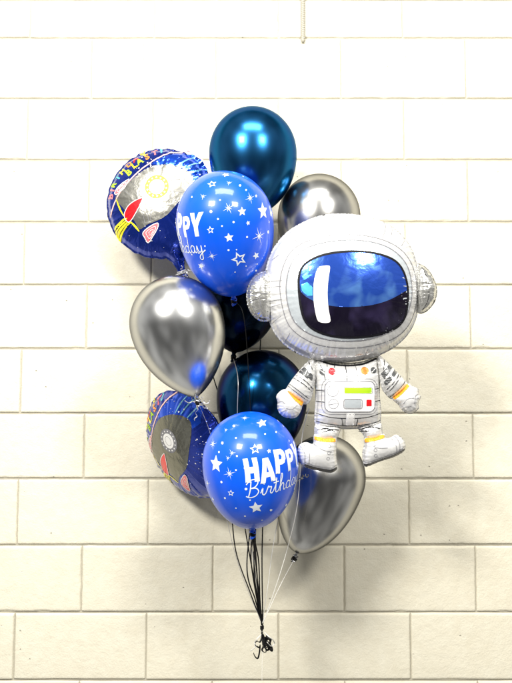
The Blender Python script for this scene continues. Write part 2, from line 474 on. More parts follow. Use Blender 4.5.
class Latex:
    def __init__(self, name, label, material, cx, cy, rpx, d, axis=(0, 0, 1), bot=1.42, p=.60, group='latex balloons in the bunch', axis_is_down_px=None):
        self.d = d; self.cx, self.cy, self.rpx = cx, cy, rpx
        c = at(cx, cy, d)
        self.R = R = rpx * px_size(cx, cy, d) * .985
        Z = Vector(axis).normalized()
        Y = Z.cross(Vector((1, 0, 0))).normalized()
        X = Y.cross(Z).normalized()
        self.M4 = Matrix.Translation(Vector(c)) @ Matrix((X, Y, Z)).transposed().to_4x4()
        self.Mi = self.M4.inverted()
        self.root = thing(name, label, 'balloon', self.M4, group)
        self.zs, self.rs = profile(R, bot, p)
        nseg = 96; vs = []; fs = []
        # dense vertical resample, smooth
        ds = np.r_[0, np.cumsum(np.hypot(np.diff(self.zs), np.diff(self.rs)))]
        eq = np.interp(0, self.zs[::-1], ds[::-1])
        self.v_of = eq - ds            # arc length above the equator
        t = np.linspace(0, ds[-1], 120)
        Zr = np.interp(t, ds, self.zs); Rr = np.interp(t, ds, self.rs)
        for i in range(len(t)):
            for k in range(nseg):
                a = 2 * PI * k / nseg
                vs.append((Rr[i] * math.cos(a), Rr[i] * math.sin(a), Zr[i]))
        for i in range(len(t) - 1):
            for k in range(nseg):
                k2 = (k + 1) % nseg
                fs.append((i * nseg + k, (i + 1) * nseg + k, (i + 1) * nseg + k2, i * nseg + k2))
        self.skin = mesh_obj('balloon_skin', vs, fs, material, self.root)
        bz = self.zs[-1]; self.neck = bz
        # knot: rolled lip + twisted tail
        ms = Mesher()
        pts = [(.0052 * math.cos(a), .0042 * math.sin(a), bz + .001 + .0022 * math.sin(a * 2)) for a in np.linspace(0, 2 * PI, 22)]
        ms.add(*sweep(pts, .0034, 8))
        pts = [(.001 * math.sin(i * 1.4), .001 * i * .3, bz - .002 - .0022 * i) for i in range(6)]
        ms.add(*sweep(pts, [.0035, .003, .0036, .0052, .0078, .0085], 12))
        ms.build('knot', material, self.root)
        ms = Mesher()
        for i in range(3):
            pts = [(.0062 * math.cos(a), .0058 * math.sin(a), bz + .001 - .0032 * i + .0008 * math.sin(a)) for a in np.linspace(0, 2 * PI, 18)]
            ms.add(*sweep(pts, .0019, 6))
        ms.build('neck_tie', M['ribbon_black'], self.root)
        self.knot_world = np.array(self.M4 @ Vector((0, 0, bz - .004)))
    def surf(self, az0):
        def f(P, off):
            P = np.asarray(P, float); off = np.broadcast_to(off, (len(P),))
            v = P[:, 1]
            z = np.interp(-v, -self.v_of, self.zs); r = np.interp(-v, -self.v_of, self.rs)
            e = .002
            z2 = np.interp(-(v + e), -self.v_of, self.zs); r2 = np.interp(-(v + e), -self.v_of, self.rs)
            z1 = np.interp(-(v - e), -self.v_of, self.zs); r1 = np.interp(-(v - e), -self.v_of, self.rs)
            tz, tr = z2 - z1, r2 - r1; L = np.hypot(tz, tr); nr, nz = tz / L, -tr / L
            a = -PI / 2 + az0 + P[:, 0] / np.maximum(r, .35 * self.R)
            rr = r + nr * off
            return np.stack([rr * np.cos(a), rr * np.sin(a), z + nz * off], 1)
        return f
    def uv_from_px(self, px, py):
        """cast the sight ray of a photo pixel on the skin and give (u, v) of the hit point (az0 = 0)"""
        o = self.Mi @ Vector(CAM); dd = (self.Mi.to_3x3() @ Vector(ray(px, py))).normalized()
        tt = np.linspace(1.2, 2.4, 2400)
        P = np.array(o)[None] + np.array(dd)[None] * tt[:, None]
        r = np.interp(-P[:, 2], -self.zs, self.rs, left=0, right=0)
        q = np.hypot(P[:, 0], P[:, 1])
        hit = np.where(q < r)[0]
        if not len(hit): return None
        h = P[hit[0]]
        a = math.atan2(h[1], h[0]) + PI / 2
        if a > PI: a -= 2 * PI
        z = h[2]
        v = float(np.interp(-z, -self.zs, self.v_of))
        rr = float(np.interp(-v, -self.v_of, self.rs))
        return a * max(rr, .35 * self.R), v
    def ribbon(self, material, via=(), w=.0042, label=None):
        k = self.knot_world
        pts = [k] + [at(*q) for q in via] + [TIE + rng.normal(0, .0012, 3)]
        if not via:
            m = (k + TIE) / 2; pts = [k, m + rng.normal(0, .004, 3), TIE]
        ribbon_mesh(self, pts, material, w)

def ribbon_mesh(obj, pts, material, w=.0042):
    Mi = obj.Mi
    c = resample(catmull(pts, 12), .006)
    v, f = sweep(c, .001, 8, flat=(w * .8, .0014))
    v = [tuple(Mi @ Vector(p)) for p in v]
    o = mesh_obj('ribbon', v, f, material, obj.root)
    return o

def curl_pts(p0, dirv, length, rad, turns, tight=1.0):
    p0 = Vector(p0); D = Vector(dirv).normalized()
    A = D.cross(Vector((0, 1, .2))).normalized(); B = D.cross(A)
    out = []
    for i in range(int(turns * 14) + 1):
        t = i / (turns * 14)
        a = t * turns * 2 * PI
        r = rad * (1 - (1 - t) ** 4) * tight
        out.append(p0 + D * length * t + A * math.cos(a) * r + B * math.sin(a) * r)
    return out

UP = (0, 0, 1)
b_teal = Latex('chrome_balloon', 'big chrome teal blue balloon, the highest one in the bunch', M['chrome_teal'], 253, 153.5, 44.5, .26, (-.03, .04, 1))
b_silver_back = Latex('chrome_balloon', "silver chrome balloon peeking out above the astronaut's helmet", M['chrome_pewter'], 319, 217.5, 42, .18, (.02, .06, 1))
b_star_hi = Latex('printed_balloon', 'upper royal blue balloon with white stars and Happy Birthday print, under the teal balloon', M['latex_blue'], 225, 222.5, 49.3, .44, (-.10, -.40, 1), bot=1.56, p=.52)
b_silver_front = Latex('chrome_balloon', 'bright silver chrome balloon in front at the left, between the two rocket balloons', M['chrome_silver'], 177, 324, 47.5, .41, (-.27, -.06, 1), bot=1.62, p=.76)
b_shaded = Latex('chrome_balloon', 'shaded dark blue balloon wedged deep in the middle below the upper starry balloon', M['chrome_navy_shaded'], 240, 296, 41, .20, (.10, .02, 1), bot=1.42, p=.66)
b_navy = Latex('chrome_balloon', "dark glossy navy balloon beside the astronaut's left-hand glove", M['chrome_navy'], 262, 397, 46, .20, (.02, .05, 1))
b_star_lo = Latex('printed_balloon', 'lower royal blue balloon with white stars and Happy Birthday print, lowest of the blue balloons', M['latex_blue'], 250.5, 461.5, 48.7, .46, (-.03, -.10, 1), bot=1.40, p=.54)
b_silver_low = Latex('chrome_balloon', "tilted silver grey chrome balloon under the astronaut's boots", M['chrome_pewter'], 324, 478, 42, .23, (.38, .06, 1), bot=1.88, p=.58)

# printed artwork on the two royal blue balloons --------------------------------------------------
def letters_happy(ms, surf, hx, hy, sc):
    """chunky uneven capitals, centre of the word at (hx, hy), sc = letter height"""
    def T(pts, ox, oy, s, rot):
        c, sn = math.cos(rot), math.sin(rot)
        return [(hx + (ox + (x * c - y * sn) * s) * sc * .82, hy + (oy + (x * sn + y * c) * s) * sc) for x, y in pts]
    Hh = [(-.36, -.5), (-.10, -.5), (-.10, -.12), (.10, -.12), (.10, -.5), (.36, -.5), (.36, .5), (.10, .5), (.10, .14), (-.10, .14), (-.10, .5), (-.36, .5)]
    A = [(-.42, -.5), (-.16, -.5), (-.11, -.28), (.11, -.28), (.16, -.5), (.42, -.5), (.15, .5), (-.15, .5)]
    Ah = [(-.06, -.08), (.06, -.08), (0, .22)]
    Pp = [(-.32, -.5), (-.06, -.5), (-.06, -.14), (.10, -.14), (.27, -.08), (.37, .08), (.38, .22), (.30, .40), (.14, .5), (-.32, .5)]
    Ph = [(-.07, .08), (.06, .08), (.12, .18), (.06, .28), (-.07, .28)]
    Y = [(-.13, -.5), (.13, -.5), (.13, -.1), (.42, .5), (.14, .5), (0, .16), (-.14, .5), (-.42, .5), (-.13, -.1)]
    spec = [(Hh, None, -1.66, -.08, 1.02, .02), (A, Ah, -.84, -.17, 1.05, .05), (Pp, Ph, -.02, .09, 1.04, -.07), (Pp, Ph, .76, .02, .92, .06), (Y, None, 1.50, .11, 1.04, .02)]
    for (o, h, ox, oy, s, r) in spec:
        decal(ms, surf, T(o, ox, oy, s, r), [T(h, ox, oy, s, r)] if h else [], .003, .0004)

def letters_birthday(ms, surf, hx, hy, sc, w):
    """script 'Birthday' in strokes; unit = x-height"""
    S = {
     'B': ([[(.15, -.1), (.30, .9), (.38, 2.1)], [(-.15, 1.7), (.25, 2.2), (.85, 2.25), (1.15, 1.85), (.85, 1.3), (.35, 1.15), (.95, 1.1), (1.25, .6), (.95, .05), (.35, -.1), (-.1, .15)]], 1.5),
     'i': ([[(0, .3), (.2, .95), (.22, .2), (.42, .0), (.62, .25)], [(.33, 1.42), (.36, 1.52)]], .62),
     'r': ([[(0, .25), (.2, .95), (.28, 1.1), (.36, .92), (.62, .9), (.5, .3), (.66, .02), (.86, .25)]], .86),
     't': ([[(0, .25), (.35, 1.2), (.42, 1.95), (.3, .9), (.32, .15), (.5, .0), (.72, .25)], [(.02, 1.32), (.7, 1.38)]], .72),
     'h': ([[(0, .25), (.35, 1.3), (.52, 2.1), (.34, 2.2), (.22, 1.2), (.2, 0)], [(.22, .55), (.5, .98), (.7, .8), (.68, .2), (.84, .0), (1.02, .25)]], 1.02),
     'd': ([[(.72, .8), (.4, 1.0), (.08, .6), (.2, .08), (.5, .05), (.74, .5), (.95, 2.15)], [(.74, .5), (.76, .1), (.95, .0), (1.12, .25)]], 1.1),
     'a': ([[(.68, .85), (.4, 1.0), (.08, .6), (.2, .08), (.48, .05), (.68, .5), (.7, .9)], [(.7, .6), (.7, .1), (.88, .0), (1.04, .25)]], 1.02),
     'y': ([[(0, .3), (.16, .95), (.2, .3), (.4, .05), (.66, .3), (.78, .95)], [(.78, .95), (.68, 0), (.5, -.85), (.18, -1.0), (.12, -.65), (.5, -.2), (1.2, .3)]], 1.2),
    }
    x = -3.75; k = 0; scx = sc * 1.13
    for ch in 'Birthday':
        strokes, adv = S[ch]
        for st in strokes:
            pts = catmull([((x + px) , py) for px, py in st], 6)
            pts = [(hx + px * scx, hy + (py + (px * .045)) * sc) for px, py in pts]
            stroke(ms, surf, pts, w, off=.0004 + .00003 * k, s=.0014); k += 1
        x += adv

def starry(b, word_az, word_v, items, tilt=0.0):
    surf = b.surf(word_az)
    if tilt:
        base = surf
        c, s_ = math.cos(tilt), math.sin(tilt)
        def surf(P, off, base=base):
            P = np.asarray(P, float)
            return base(np.stack([P[:, 0] * c - P[:, 1] * s_, P[:, 0] * s_ + P[:, 1] * c], 1), off)
    ms = Mesher()
    letters_happy(ms, surf, 0, word_v + .022, .055)
    ms.build('happy_lettering', M['print_white'], b.root)
    ms = Mesher()
    letters_birthday(ms, surf, -.008, word_v - .044, .0185, .0026)
    ms.build('birthday_lettering', M['print_white'], b.root)
    s0 = b.surf(0.0)
    pxm = b.R / b.rpx
    for kind, px, py, r in items:
        uv = b.uv_from_px(px, py)
        if uv is None: continue
        u, v = uv; R_ = r * pxm * 1.05
        ms = Mesher()
        rot = PI / 2 + random.uniform(-.3, .3)
        if kind == 's': decal(ms, s0, star(u, v, R_, .47, 5, rot), (), .003, .0004); nm = 'solid_star'
        elif kind == 'o': decal(ms, s0, star(u, v, R_, .47, 5, rot), [star(u, v, R_ * .58, .47, 5, rot)], .003, .0004); nm = 'outline_star'
        elif kind == 'k': decal(ms, s0, sparkle(u, v, R_, 8 if r > 4.5 else 6, random.uniform(0, .4)), (), .003, .0004); nm = 'sparkle'
        else: decal(ms, s0, ellipse(u, v, R_, n=10), (), .002, .0004); nm = 'dot'
        ms.build(nm, M['print_white'], b.root)

hi_items = [('o', 212, 184, 4.6), ('k', 203, 196.5, 4), ('d', 192, 197, 1), ('s', 226, 174.8, 4), ('k', 229, 183, 3.6), ('d', 240, 185.5, 1.2), ('k', 250, 198, 6.2),
            ('s', 263, 211, 8), ('s', 242, 211.5, 4.3), ('k', 228.5, 208, 6), ('d', 211, 211.5, 1.3), ('o', 210.5, 230, 3.6), ('d', 218, 219, .9), ('d', 233.5, 222, 1),
            ('s', 248, 223, 2.2), ('s', 229, 237.6, 4.4), ('k', 259, 236, 9), ('d', 247, 237, 1), ('k', 212, 256, 5.5), ('o', 239, 259, 7.6), ('s', 256, 255.5, 4), ('d', 228.5, 250, 1),
            ('d', 236.5, 249.6, .7), ('d', 199, 253, .9), ('d', 192, 254.5, .8), ('d', 257, 264, .8), ('d', 256, 270.5, 1.2), ('d', 246, 266, .7), ('s', 201, 266, 3.5), ('d', 220, 200, .8),  # the solid star here stands in for a reflected highlight
            ('d', 246, 190, 1), ('d', 222, 226, .8), ('s', 256, 196, 1.8), ('d', 243, 176.5, 1), ('d', 268, 232, 1.6), ('k', 269, 222, 3), ('d', 205, 246, .8), ('d', 235, 272, .7)]
starry(b_star_hi, math.radians(-61), -.014, hi_items, tilt=0.03)
lo_items = [('k', 244.7, 418, 5), ('s', 262, 423, 5.8), ('d', 234, 426, 1.5), ('k', 213, 444, 6.5), ('d', 222.5, 443, 1.4), ('o', 255, 449, 5), ('s', 269, 451, 2.2), ('s', 216, 464, 8.2),
            ('k', 232, 453, 4), ('k', 228, 458, 3), ('d', 237, 456, .9), ('k', 229.5, 473.5, 6.4), ('d', 245, 468, 1.1), ('k', 289, 441, 2.6), ('d', 283, 426, 1.2), ('d', 276, 432, 1),
            ('k', 207.5, 483, 7), ('d', 221.5, 482, 1.2), ('o', 231, 493, 3.4), ('d', 225, 498, 1.1), ('d', 246, 489, 1.3), ('s', 256, 507.5, 6.6), ('s', 213, 499, 2.6), ('d', 221.5, 516.5, 1),
            ('d', 245, 516, 1), ('s', 286, 505, 2.8), ('d', 271, 510, 1.4), ('d', 236, 470, .8), ('d', 219, 452, 1), ('d', 265, 434, .9), ('d', 236, 438, .9), ('d', 250, 500, .8), ('k', 278, 515, 2.5),
            ('d', 236, 508, .8), ('d', 262, 520, .8), ('k', 226, 430, 3), ('s', 278, 421, 2)]
starry(b_star_lo, math.radians(40), -.010, lo_items, tilt=0.06)

# ---------------------------------------------------------------- foil (mylar) pillows
class Pillow:
    """sealed film pillow: outline (local X, Z), inflated towards -Y and +Y"""
    def __init__(self, outline, H, p=.56, s=.003, flange=.004, puck=(.16, .028), wl=(.010, .022), seed=1, res=90, ripple=.0010):
        self.rs = np.random.default_rng(seed)
        O = np.asarray(outline, float)
        self.O = O; self.H = H; self.p = p; self.flange = flange; self.puck = puck; self.ripple = ripple
        lo, hi = O.min(0), O.max(0); g = max(hi - lo) / res
        nx, ny = int((hi[0] - lo[0]) / g) + 7, int((hi[1] - lo[1]) / g) + 7
        self.lo = lo - 3 * g; self.g = g
        X, Y = np.meshgrid(self.lo[0] + np.arange(nx) * g, self.lo[1] + np.arange(ny) * g)
        Pq = np.stack([X.ravel(), Y.ravel()], 1)
        m = inside(Pq, O)
        d, _, _ = edge_dist(Pq, O)
        ins = (m & (d > flange)).reshape(ny, nx)
        u = np.zeros((ny, nx))
        par = (np.add.outer(np.arange(ny), np.arange(nx)) % 2).astype(bool)
        om = 2 / (1 + math.sin(PI / max(nx, ny)))
        for it in range(int(2.2 * max(nx, ny))):
            for c in (par, ~par):
                q = np.zeros_like(u)
                q[1:-1, 1:-1] = .25 * (u[2:, 1:-1] + u[:-2, 1:-1] + u[1:-1, 2:] + u[1:-1, :-2] + 1)
                mm = c & ins
                u[mm] += om * (q[mm] - u[mm])
        self.u = u / u.max(); self.nx, self.ny = nx, ny
        # pucker spectrum along the seam
        self.L = np.linalg.norm(np.roll(O, -1, 0) - O, axis=1).sum()
        ks = []
        for _ in range(9):
            wlen = self.rs.uniform(*wl); ks.append((max(1, round(self.L / wlen)), self.rs.uniform(0, 2 * PI), self.rs.uniform(.4, 1)))
        self.ks = ks; self.seed = seed
    def height(self, P):
        P = np.asarray(P, float)
        fx = np.clip((P[:, 0] - self.lo[0]) / self.g, 0, self.nx - 1.001); fy = np.clip((P[:, 1] - self.lo[1]) / self.g, 0, self.ny - 1.001)
        ix, iy = fx.astype(int), fy.astype(int); ax, ay = fx - ix, fy - iy
        u = (self.u[iy, ix] * (1 - ax) + self.u[iy, ix + 1] * ax) * (1 - ay) + (self.u[iy + 1, ix] * (1 - ax) + self.u[iy + 1, ix + 1] * ax) * ay
        d, arc, L = edge_dist(P, self.O)
        ins = inside(P, self.O); d = np.where(ins, d, 0)
        h = self.H * np.clip(u, 0, 1) ** self.p
        # blend near the flange using the real edge distance so the seam stays crisp
        e = np.clip((d - self.flange) / (2.5 * self.g), 0, 1)
        h = h * np.clip(e, 0, 1) ** .5
        t = arc / L * 2 * PI
        w = np.zeros(len(P)); tot = 0
        for k, ph, a in self.ks: w += a * np.sin(k * t + ph); tot += a * a
        w /= math.sqrt(tot / 2)
        ridge = np.abs(w) ** .8
        pk, Lp = self.puck
        h = h * (1 - pk * (1.1 - np.clip(ridge, 0, 1.6)) * np.exp(-np.maximum(d - self.flange, 0) / Lp))
        h = np.where(d < self.flange, .0004, h + .0004)
        rip = self.ripple * w * np.exp(-d / .010)
        return h, rip, d
    def pos(self, P, side=-1):
        h, rip, d = self.height(P)
        return np.stack([P[:, 0], side * h + rip, P[:, 1]], 1)
    def surf(self, P, off):
        P = np.asarray(P, float); off = np.broadcast_to(off, (len(P),))
        e = .0012
        c = self.pos(P)
        gx = self.pos(P + [e, 0]) - self.pos(P - [e, 0]); gz = self.pos(P + [0, e]) - self.pos(P - [0, e])
        n = np.cross(gx, gz); n /= np.linalg.norm(n, axis=1)[:, None]
        n[n[:, 1] > 0] *= -1
        return c + n * off[:, None]
    def build(self, name, material, parent, s=.003):
        P, T, nb = fill2d(self.O, [], s)
        h, rip, d = self.height(P)
        bd = d < 1e-5
        front = np.stack([P[:, 0], np.where(bd, 0, -h) + rip, P[:, 1]], 1)
        back = np.stack([P[:, 0], h + rip, P[:, 1]], 1)
        idx = np.zeros(len(P), int); extra = []
        for i in range(len(P)):
            if bd[i]: idx[i] = i
            else: idx[i] = len(P) + len(extra); extra.append(back[i])
        V = np.vstack([front, np.array(extra)])
        Fs = [tuple(t) for t in T] + [tuple(idx[t[::-1]]) for t in T]
        return mesh_obj(name, V, Fs, material, parent)

# --- round rocket balloons ------------------------------------------------------------------------
RF = .168
def disc_outline():
    pts = []
    neck_a = -PI / 2
    for a in np.linspace(neck_a + .20, neck_a + 2 * PI - .20, 150):
        wob = 1 + .006 * math.sin(a * 23) + .004 * math.sin(a * 37 + 1)
        pts.append((RF * wob * math.cos(a), RF * wob * math.sin(a)))
    # tail at the bottom
    pts += [(-.020, -RF - .014), (-.013, -RF - .034), (-.011, -RF - .050), (-.017, -RF - .072), (.017, -RF - .072), (.011, -RF - .050), (.013, -RF - .034), (.020, -RF - .014)]
    return pts[::-1][::-1]

ART_ROT = math.radians(-17)   # artwork traced upright in the photo, neck points down-right there
def A2(x, y):
    """photo pixels of the upper rocket balloon -> film coordinates"""
    X = (x - 162) / 53.0 * RF; Y = -(y - 203.5) / 53.5 * RF
    c, s_ = math.cos(-math.radians(17)), math.sin(-math.radians(17))
    return (X * c - Y * s_, X * s_ + Y * c)
def Z1(x, y): return A2(100 + x / 4.267, 130 + y / 4.267)   # coordinates of the x4.267 enlargement

def text_polys(txt, bold=.0):
    cu = bpy.data.curves.new('t', 'FONT'); cu.body = txt; cu.size = 1; cu.offset = bold; cu.resolution_u = 3
    o = bpy.data.objects.new('t', cu); COL.objects.link(o)
    bpy.context.view_layer.update()
    me = o.to_mesh()
    vs = np.array([(v.co.x, v.co.y) for v in me.vertices]); fs = [tuple(p.vertices) for p in me.polygons]
    o.to_mesh_clear(); bpy.data.objects.remove(o); bpy.data.curves.remove(cu)
    return vs, fs

def glyph(ms, surf, ch, x, y, size, rot, off):
    """a printed capital, (x, y) centre, mapped on the film (triangles are small already)"""
    vs, fs = text_polys(ch, .04)
    c0 = (vs.min(0) + vs.max(0)) / 2
    v = (vs - c0) * size
    c, s_ = math.cos(rot), math.sin(rot)
    v = np.stack([x + v[:, 0] * c - v[:, 1] * s_, y + v[:, 0] * s_ + v[:, 1] * c], 1)
    import bmesh
    bm = bmesh.new()
    bv = [bm.verts.new((p[0], p[1], 0)) for p in v]
    for f in fs:
        try: bm.faces.new([bv[i] for i in f])
        except ValueError: pass
    bmesh.ops.triangulate(bm, faces=bm.faces[:])
    for _ in range(4):
        le = [e for e in bm.edges if e.calc_length() > .004]
        if not le: break
        bmesh.ops.subdivide_edges(bm, edges=le, cuts=1)
        bmesh.ops.triangulate(bm, faces=bm.faces[:])
    bm.verts.index_update()
    P = np.array([(q.co.x, q.co.y) for q in bm.verts]); T = [tuple(q.index for q in f.verts) for f in bm.faces]
    bm.free()
    ms.add(surf(P, off), T)

def rocket_balloon(label, px, py, d, yaw, roll, pitch, seed, dull=False):
    c = at(px, py, d)
    M4 = Matrix.Translation(Vector(c)) @ Matrix.Rotation(yaw, 4, 'Z') @ Matrix.Rotation(pitch, 4, 'X') @ Matrix.Rotation(roll, 4, 'Y')
    class Q: pass
    q = Q(); q.M4 = M4; q.Mi = M4.inverted()
    q.root = thing('rocket_balloon', label, 'balloon', M4, 'round rocket foil balloons')
    pl = Pillow(disc_outline(), .054, .56, flange=.0045, puck=(.15, .032), wl=(.016, .045), seed=seed, ripple=.0014)
    pl.build('foil_envelope', M['foil_navy'], q.root, .003)
    S = pl.surf
    def zs(l): return [Z1(*p) for p in l]
    o1, o2, o3, o4, o5 = .0004, .0007, .0010, .0013, .0016
    # brighter blue sky panel inside the arc
    ms = Mesher()
    decal(ms, S, zs([(232, 168), (262, 140), (300, 124), (345, 112), (390, 112), (430, 140), (452, 180), (440, 240), (402, 250), (380, 215), (340, 180), (290, 172)]), (), .004, o1)
    ms.build('sky_panel', M['foil_blue'], q.root)
    ms = Mesher()
    for a, b in [((340, 174), (398, 122)), ((366, 184), (432, 140)), ((392, 205), (446, 176))]:
        stroke(ms, S, [Z1(*a), Z1(*b)], .0045, o2, taper=True)
    ms.build('comet_streaks', M['foil_cyan'], q.root)
    # orbit line
    ms = Mesher()
    arc = catmull(zs([(62, 372), (78, 330), (100, 290), (130, 253), (160, 220), (194, 188), (230, 160), (268, 133), (300, 116), (335, 105), (370, 100), (405, 112), (432, 140)]), 6)
    stroke(ms, S, arc, .0042, o2)
    ms.build('orbit_line', M['foil_pale_pink'], q.root, label='pinkish white orbit line')
    # silver rocket hull
    hull = catmull(zs([(86, 300), (122, 262), (160, 228), (200, 196), (240, 176), (290, 170), (340, 178), (385, 200), (402, 225), (392, 262), (365, 305), (330, 350), (300, 382), (262, 402), (225, 415), (192, 432), (172, 400), (142, 366), (116, 336)]), 4, True)
    ms = Mesher(); decal(ms, S, hull, (), .004, o2)
    ms.build('rocket_hull', M['foil_silver_shaded' if dull else 'foil_silver'], q.root)
    ms = Mesher()
    for l in [[(150, 236), (186, 270), (215, 320), (232, 410)], [(196, 200), (240, 215)], [(240, 178), (262, 206)], [(330, 178), (302, 215)], [(120, 270), (160, 300), (200, 350), (215, 412)],
              [(300, 300), (345, 326)], [(280, 320), (296, 384)], [(255, 320), (240, 350), (238, 400)], [(318, 240), (390, 230)], [(312, 282), (372, 290)]]:
        stroke(ms, S, catmull(zs(l), 5), .0012, o3)
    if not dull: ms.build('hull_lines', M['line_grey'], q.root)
    cx, cy = Z1(262, 265)
    k = RF / 53.5 / 4.267
    ms = Mesher(); decal(ms, S, ellipse(cx, cy, 47 * k), [ellipse(cx, cy, 31 * k)], .003, o3)
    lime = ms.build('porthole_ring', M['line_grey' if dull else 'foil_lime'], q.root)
    ms = Mesher(); decal(ms, S, ellipse(cx, cy, 30.5 * k), (), .003, o3)
    for i in range(14):
        a = i * 2 * PI / 14; decal(ms, S, ellipse(cx + 39 * k * math.cos(a), cy + 39 * k * math.sin(a), 3.4 * k, n=8), (), .003, o4)
    ms.build('porthole', M['foil_white'], q.root)
    ms = Mesher(); stroke(ms, S, ellipse(cx, cy, 16 * k, 19 * k), .001, o4, closed=True)
    stroke(ms, S, ellipse(cx, cy, 48 * k), .0012, o4, closed=True); ms.build('porthole_outline', M['line_grey'], q.root)
    # yellow flame / tail
    ms = Mesher()
    decal(ms, S, zs([(76, 418), (98, 402), (122, 386), (138, 384), (150, 395), (159, 404), (140, 416), (122, 436), (110, 454), (99, 471), (90, 462), (83, 448), (78, 433)]), (), .003, o3)
    stroke(ms, S, catmull(zs([(92, 306), (102, 330), (112, 352), (126, 376)]), 5), .0050, o3 + .0001, taper=True)
    stroke(ms, S, catmull(zs([(154, 400), (172, 418), (190, 440)]), 5), .0060, o3 + .0001, taper=True)
    ms.build('flame', M['foil_yellow'], q.root)
    ms = Mesher()
    for l in [[(80, 428), (102, 412), (134, 392)], [(84, 441), (104, 424), (140, 398)], [(92, 456), (110, 436), (146, 404)]]:
        stroke(ms, S, catmull(zs(l), 5), .0014, o4)
    ms.build('flame_lines', M['line'], q.root)
    fins = [([(206, 308), (168, 322), (142, 342), (128, 374), (142, 400), (158, 396), (182, 362), (198, 332)], 'foil_red'),
            ([(146, 226), (118, 240), (96, 256), (84, 278), (92, 286), (110, 276), (128, 262), (138, 244)], 'foil_pink'),
            ([(266, 410), (236, 422), (205, 446), (212, 466), (224, 485), (244, 462), (258, 442), (268, 424)], 'foil_pink')]
    for pts, mm in fins:
        ms = Mesher(); fp = catmull(zs(pts), 3, True); decal(ms, S, fp, (), .003, o4)
        f = ms.build('fin', M[mm], q.root)
        ms = Mesher(); stroke(ms, S, fp, .0022, o5, closed=True)
        c0 = np.mean(fp, 0)
        if mm == 'foil_pink':
            for t in (.62, .30): stroke(ms, S, [c0 + (np.array(p) - c0) * t for p in fp], .0014, o5 + .0001, closed=True)
        ms.build('fin_outline', M['foil_white'], f)
    # lettering along the arc
    L = [('B', 63, 288, 'foil_pink', -72), ('I', 68, 262, 'foil_pink', -66), ('R', 73, 238, 'foil_lime', -60), ('T', 90, 210, 'foil_teal', -56), ('H', 109, 186, 'foil_yellow', -50), ('D', 136, 157, 'foil_orange', -44), ('A', 160, 136, 'foil_red', -38), ('Y', 191, 112, 'foil_yellow', -33),
         ('B', 141, 196, 'foil_lime', 40), ('L', 162, 166, 'foil_yellow', 38), ('A', 183, 150, 'foil_lime', 34), ('S', 211, 130, 'foil_orange', 30), ('T', 240, 110, 'foil_pink', 24), ('!', 264, 99, 'foil_teal', 22)]
    mss = {}
    for ch, x, y, mm, r in L:
        row1 = y < 1000 and ch != '!' and r < 0
        rot = math.radians(abs(r)) + math.radians(-17)
        X, Y_ = Z1(x, y)
        m1 = Mesher(); glyph(m1, S, ch, X, Y_, (36 if row1 else 39) * k, rot, o2)
        m1.build('letter', M[mm], q.root)
    # star dust
    ms = Mesher(); r_ = random.Random(seed)
    for _ in range(150):
        a = r_.uniform(0, 2 * PI); rr = RF * .90 * math.sqrt(r_.random())
        p = (rr * math.cos(a), rr * math.sin(a))
        if inside(np.array([p]), hull)[0]: continue
        if a > PI * .62 and a < PI * 1.05 and rr > RF * .6: continue
        dens = 1 if (a < PI * .5 or a > PI * 1.7) else .45
        if r_.random() > dens: continue
        sz = r_.choice([.0008, .001, .0013, .0022])
        decal(ms, S, star(p[0], p[1], sz * 1.4, .5, 4, r_.random()) if sz > .002 else ellipse(p[0], p[1], sz, n=6), (), .003, o3 + .0003)
    ms.build('star_dust', M['foil_white'], q.root)['kind'] = 'stuff'
    # planet rings, faint arcs at the lower right
    ms = Mesher()
    for i in range(6):
        cxx, cyy = Z1(330, 400)
        rr = (40 + 17 * i) * k
        stroke(ms, S, [(cxx + rr * math.cos(t), cyy + rr * .55 * math.sin(t)) for t in np.linspace(-1.2, .9, 24)], .0011, o1 + .0001)
    ms.build('ring_lines', M['foil_blue'], q.root)
    q.knot_world = np.array(M4 @ Vector((0, 0, -RF - .062)))
    # tied neck
    ms = Mesher()
    for i in range(3):
        zz = -RF - .047 - .0035 * i
        pts = [(.0125 * math.cos(a), .0045 * math.sin(a), zz + .001 * math.sin(a)) for a in np.linspace(0, 2 * PI, 20)]
        ms.add(*sweep(pts, .0017, 6))
    ms.build('neck_tie', M['ribbon_silver'], q.root)
    return q

rk_hi = rocket_balloon('upper round rocket foil balloon reading BIRTHDAY BLAST, at the top left', 161.5, 203.5, .15, math.radians(-4), math.radians(-17), 0, 3)
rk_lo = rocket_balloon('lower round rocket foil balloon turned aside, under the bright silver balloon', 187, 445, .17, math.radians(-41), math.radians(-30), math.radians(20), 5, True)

def curls(q, where, n, material, seed, spread=.035, nm='curled_tail'):
    r_ = random.Random(seed)
    ms = Mesher()
    for i in range(n):
        dr = (r_.uniform(-1, 1), r_.uniform(-.9, .1), r_.uniform(-1, .35))
        pts = curl_pts(where, dr, spread * r_.uniform(.5, 1.2), r_.uniform(.002, .005), r_.uniform(1.2, 3))
        v, f = sweep(pts, .001, 6, flat=(.0028, .0006))
        ms.add([tuple(q.Mi @ Vector(p)) for p in v], f)
    ms.build(nm, material, q.root)

# ---------------------------------------------------------------- the astronaut balloon
DA = .46
ORG = at(346, 330, DA)
def AP(px, py):
    p = at(px, py, DA); return (p[0] - ORG[0], p[2] - ORG[2])
def APs(l): return [AP(*p) for p in l]
astro_M = Matrix.Translation(Vector(ORG))
class Q_: pass
astro = Q_(); astro.M4 = astro_M; astro.Mi = astro_M.inverted()
astro.root = thing('astronaut_balloon', 'white astronaut foil balloon with blue visor helmet floating at the right', 'balloon', astro_M)
AR = astro.root
k = px_size(346, 330, DA)

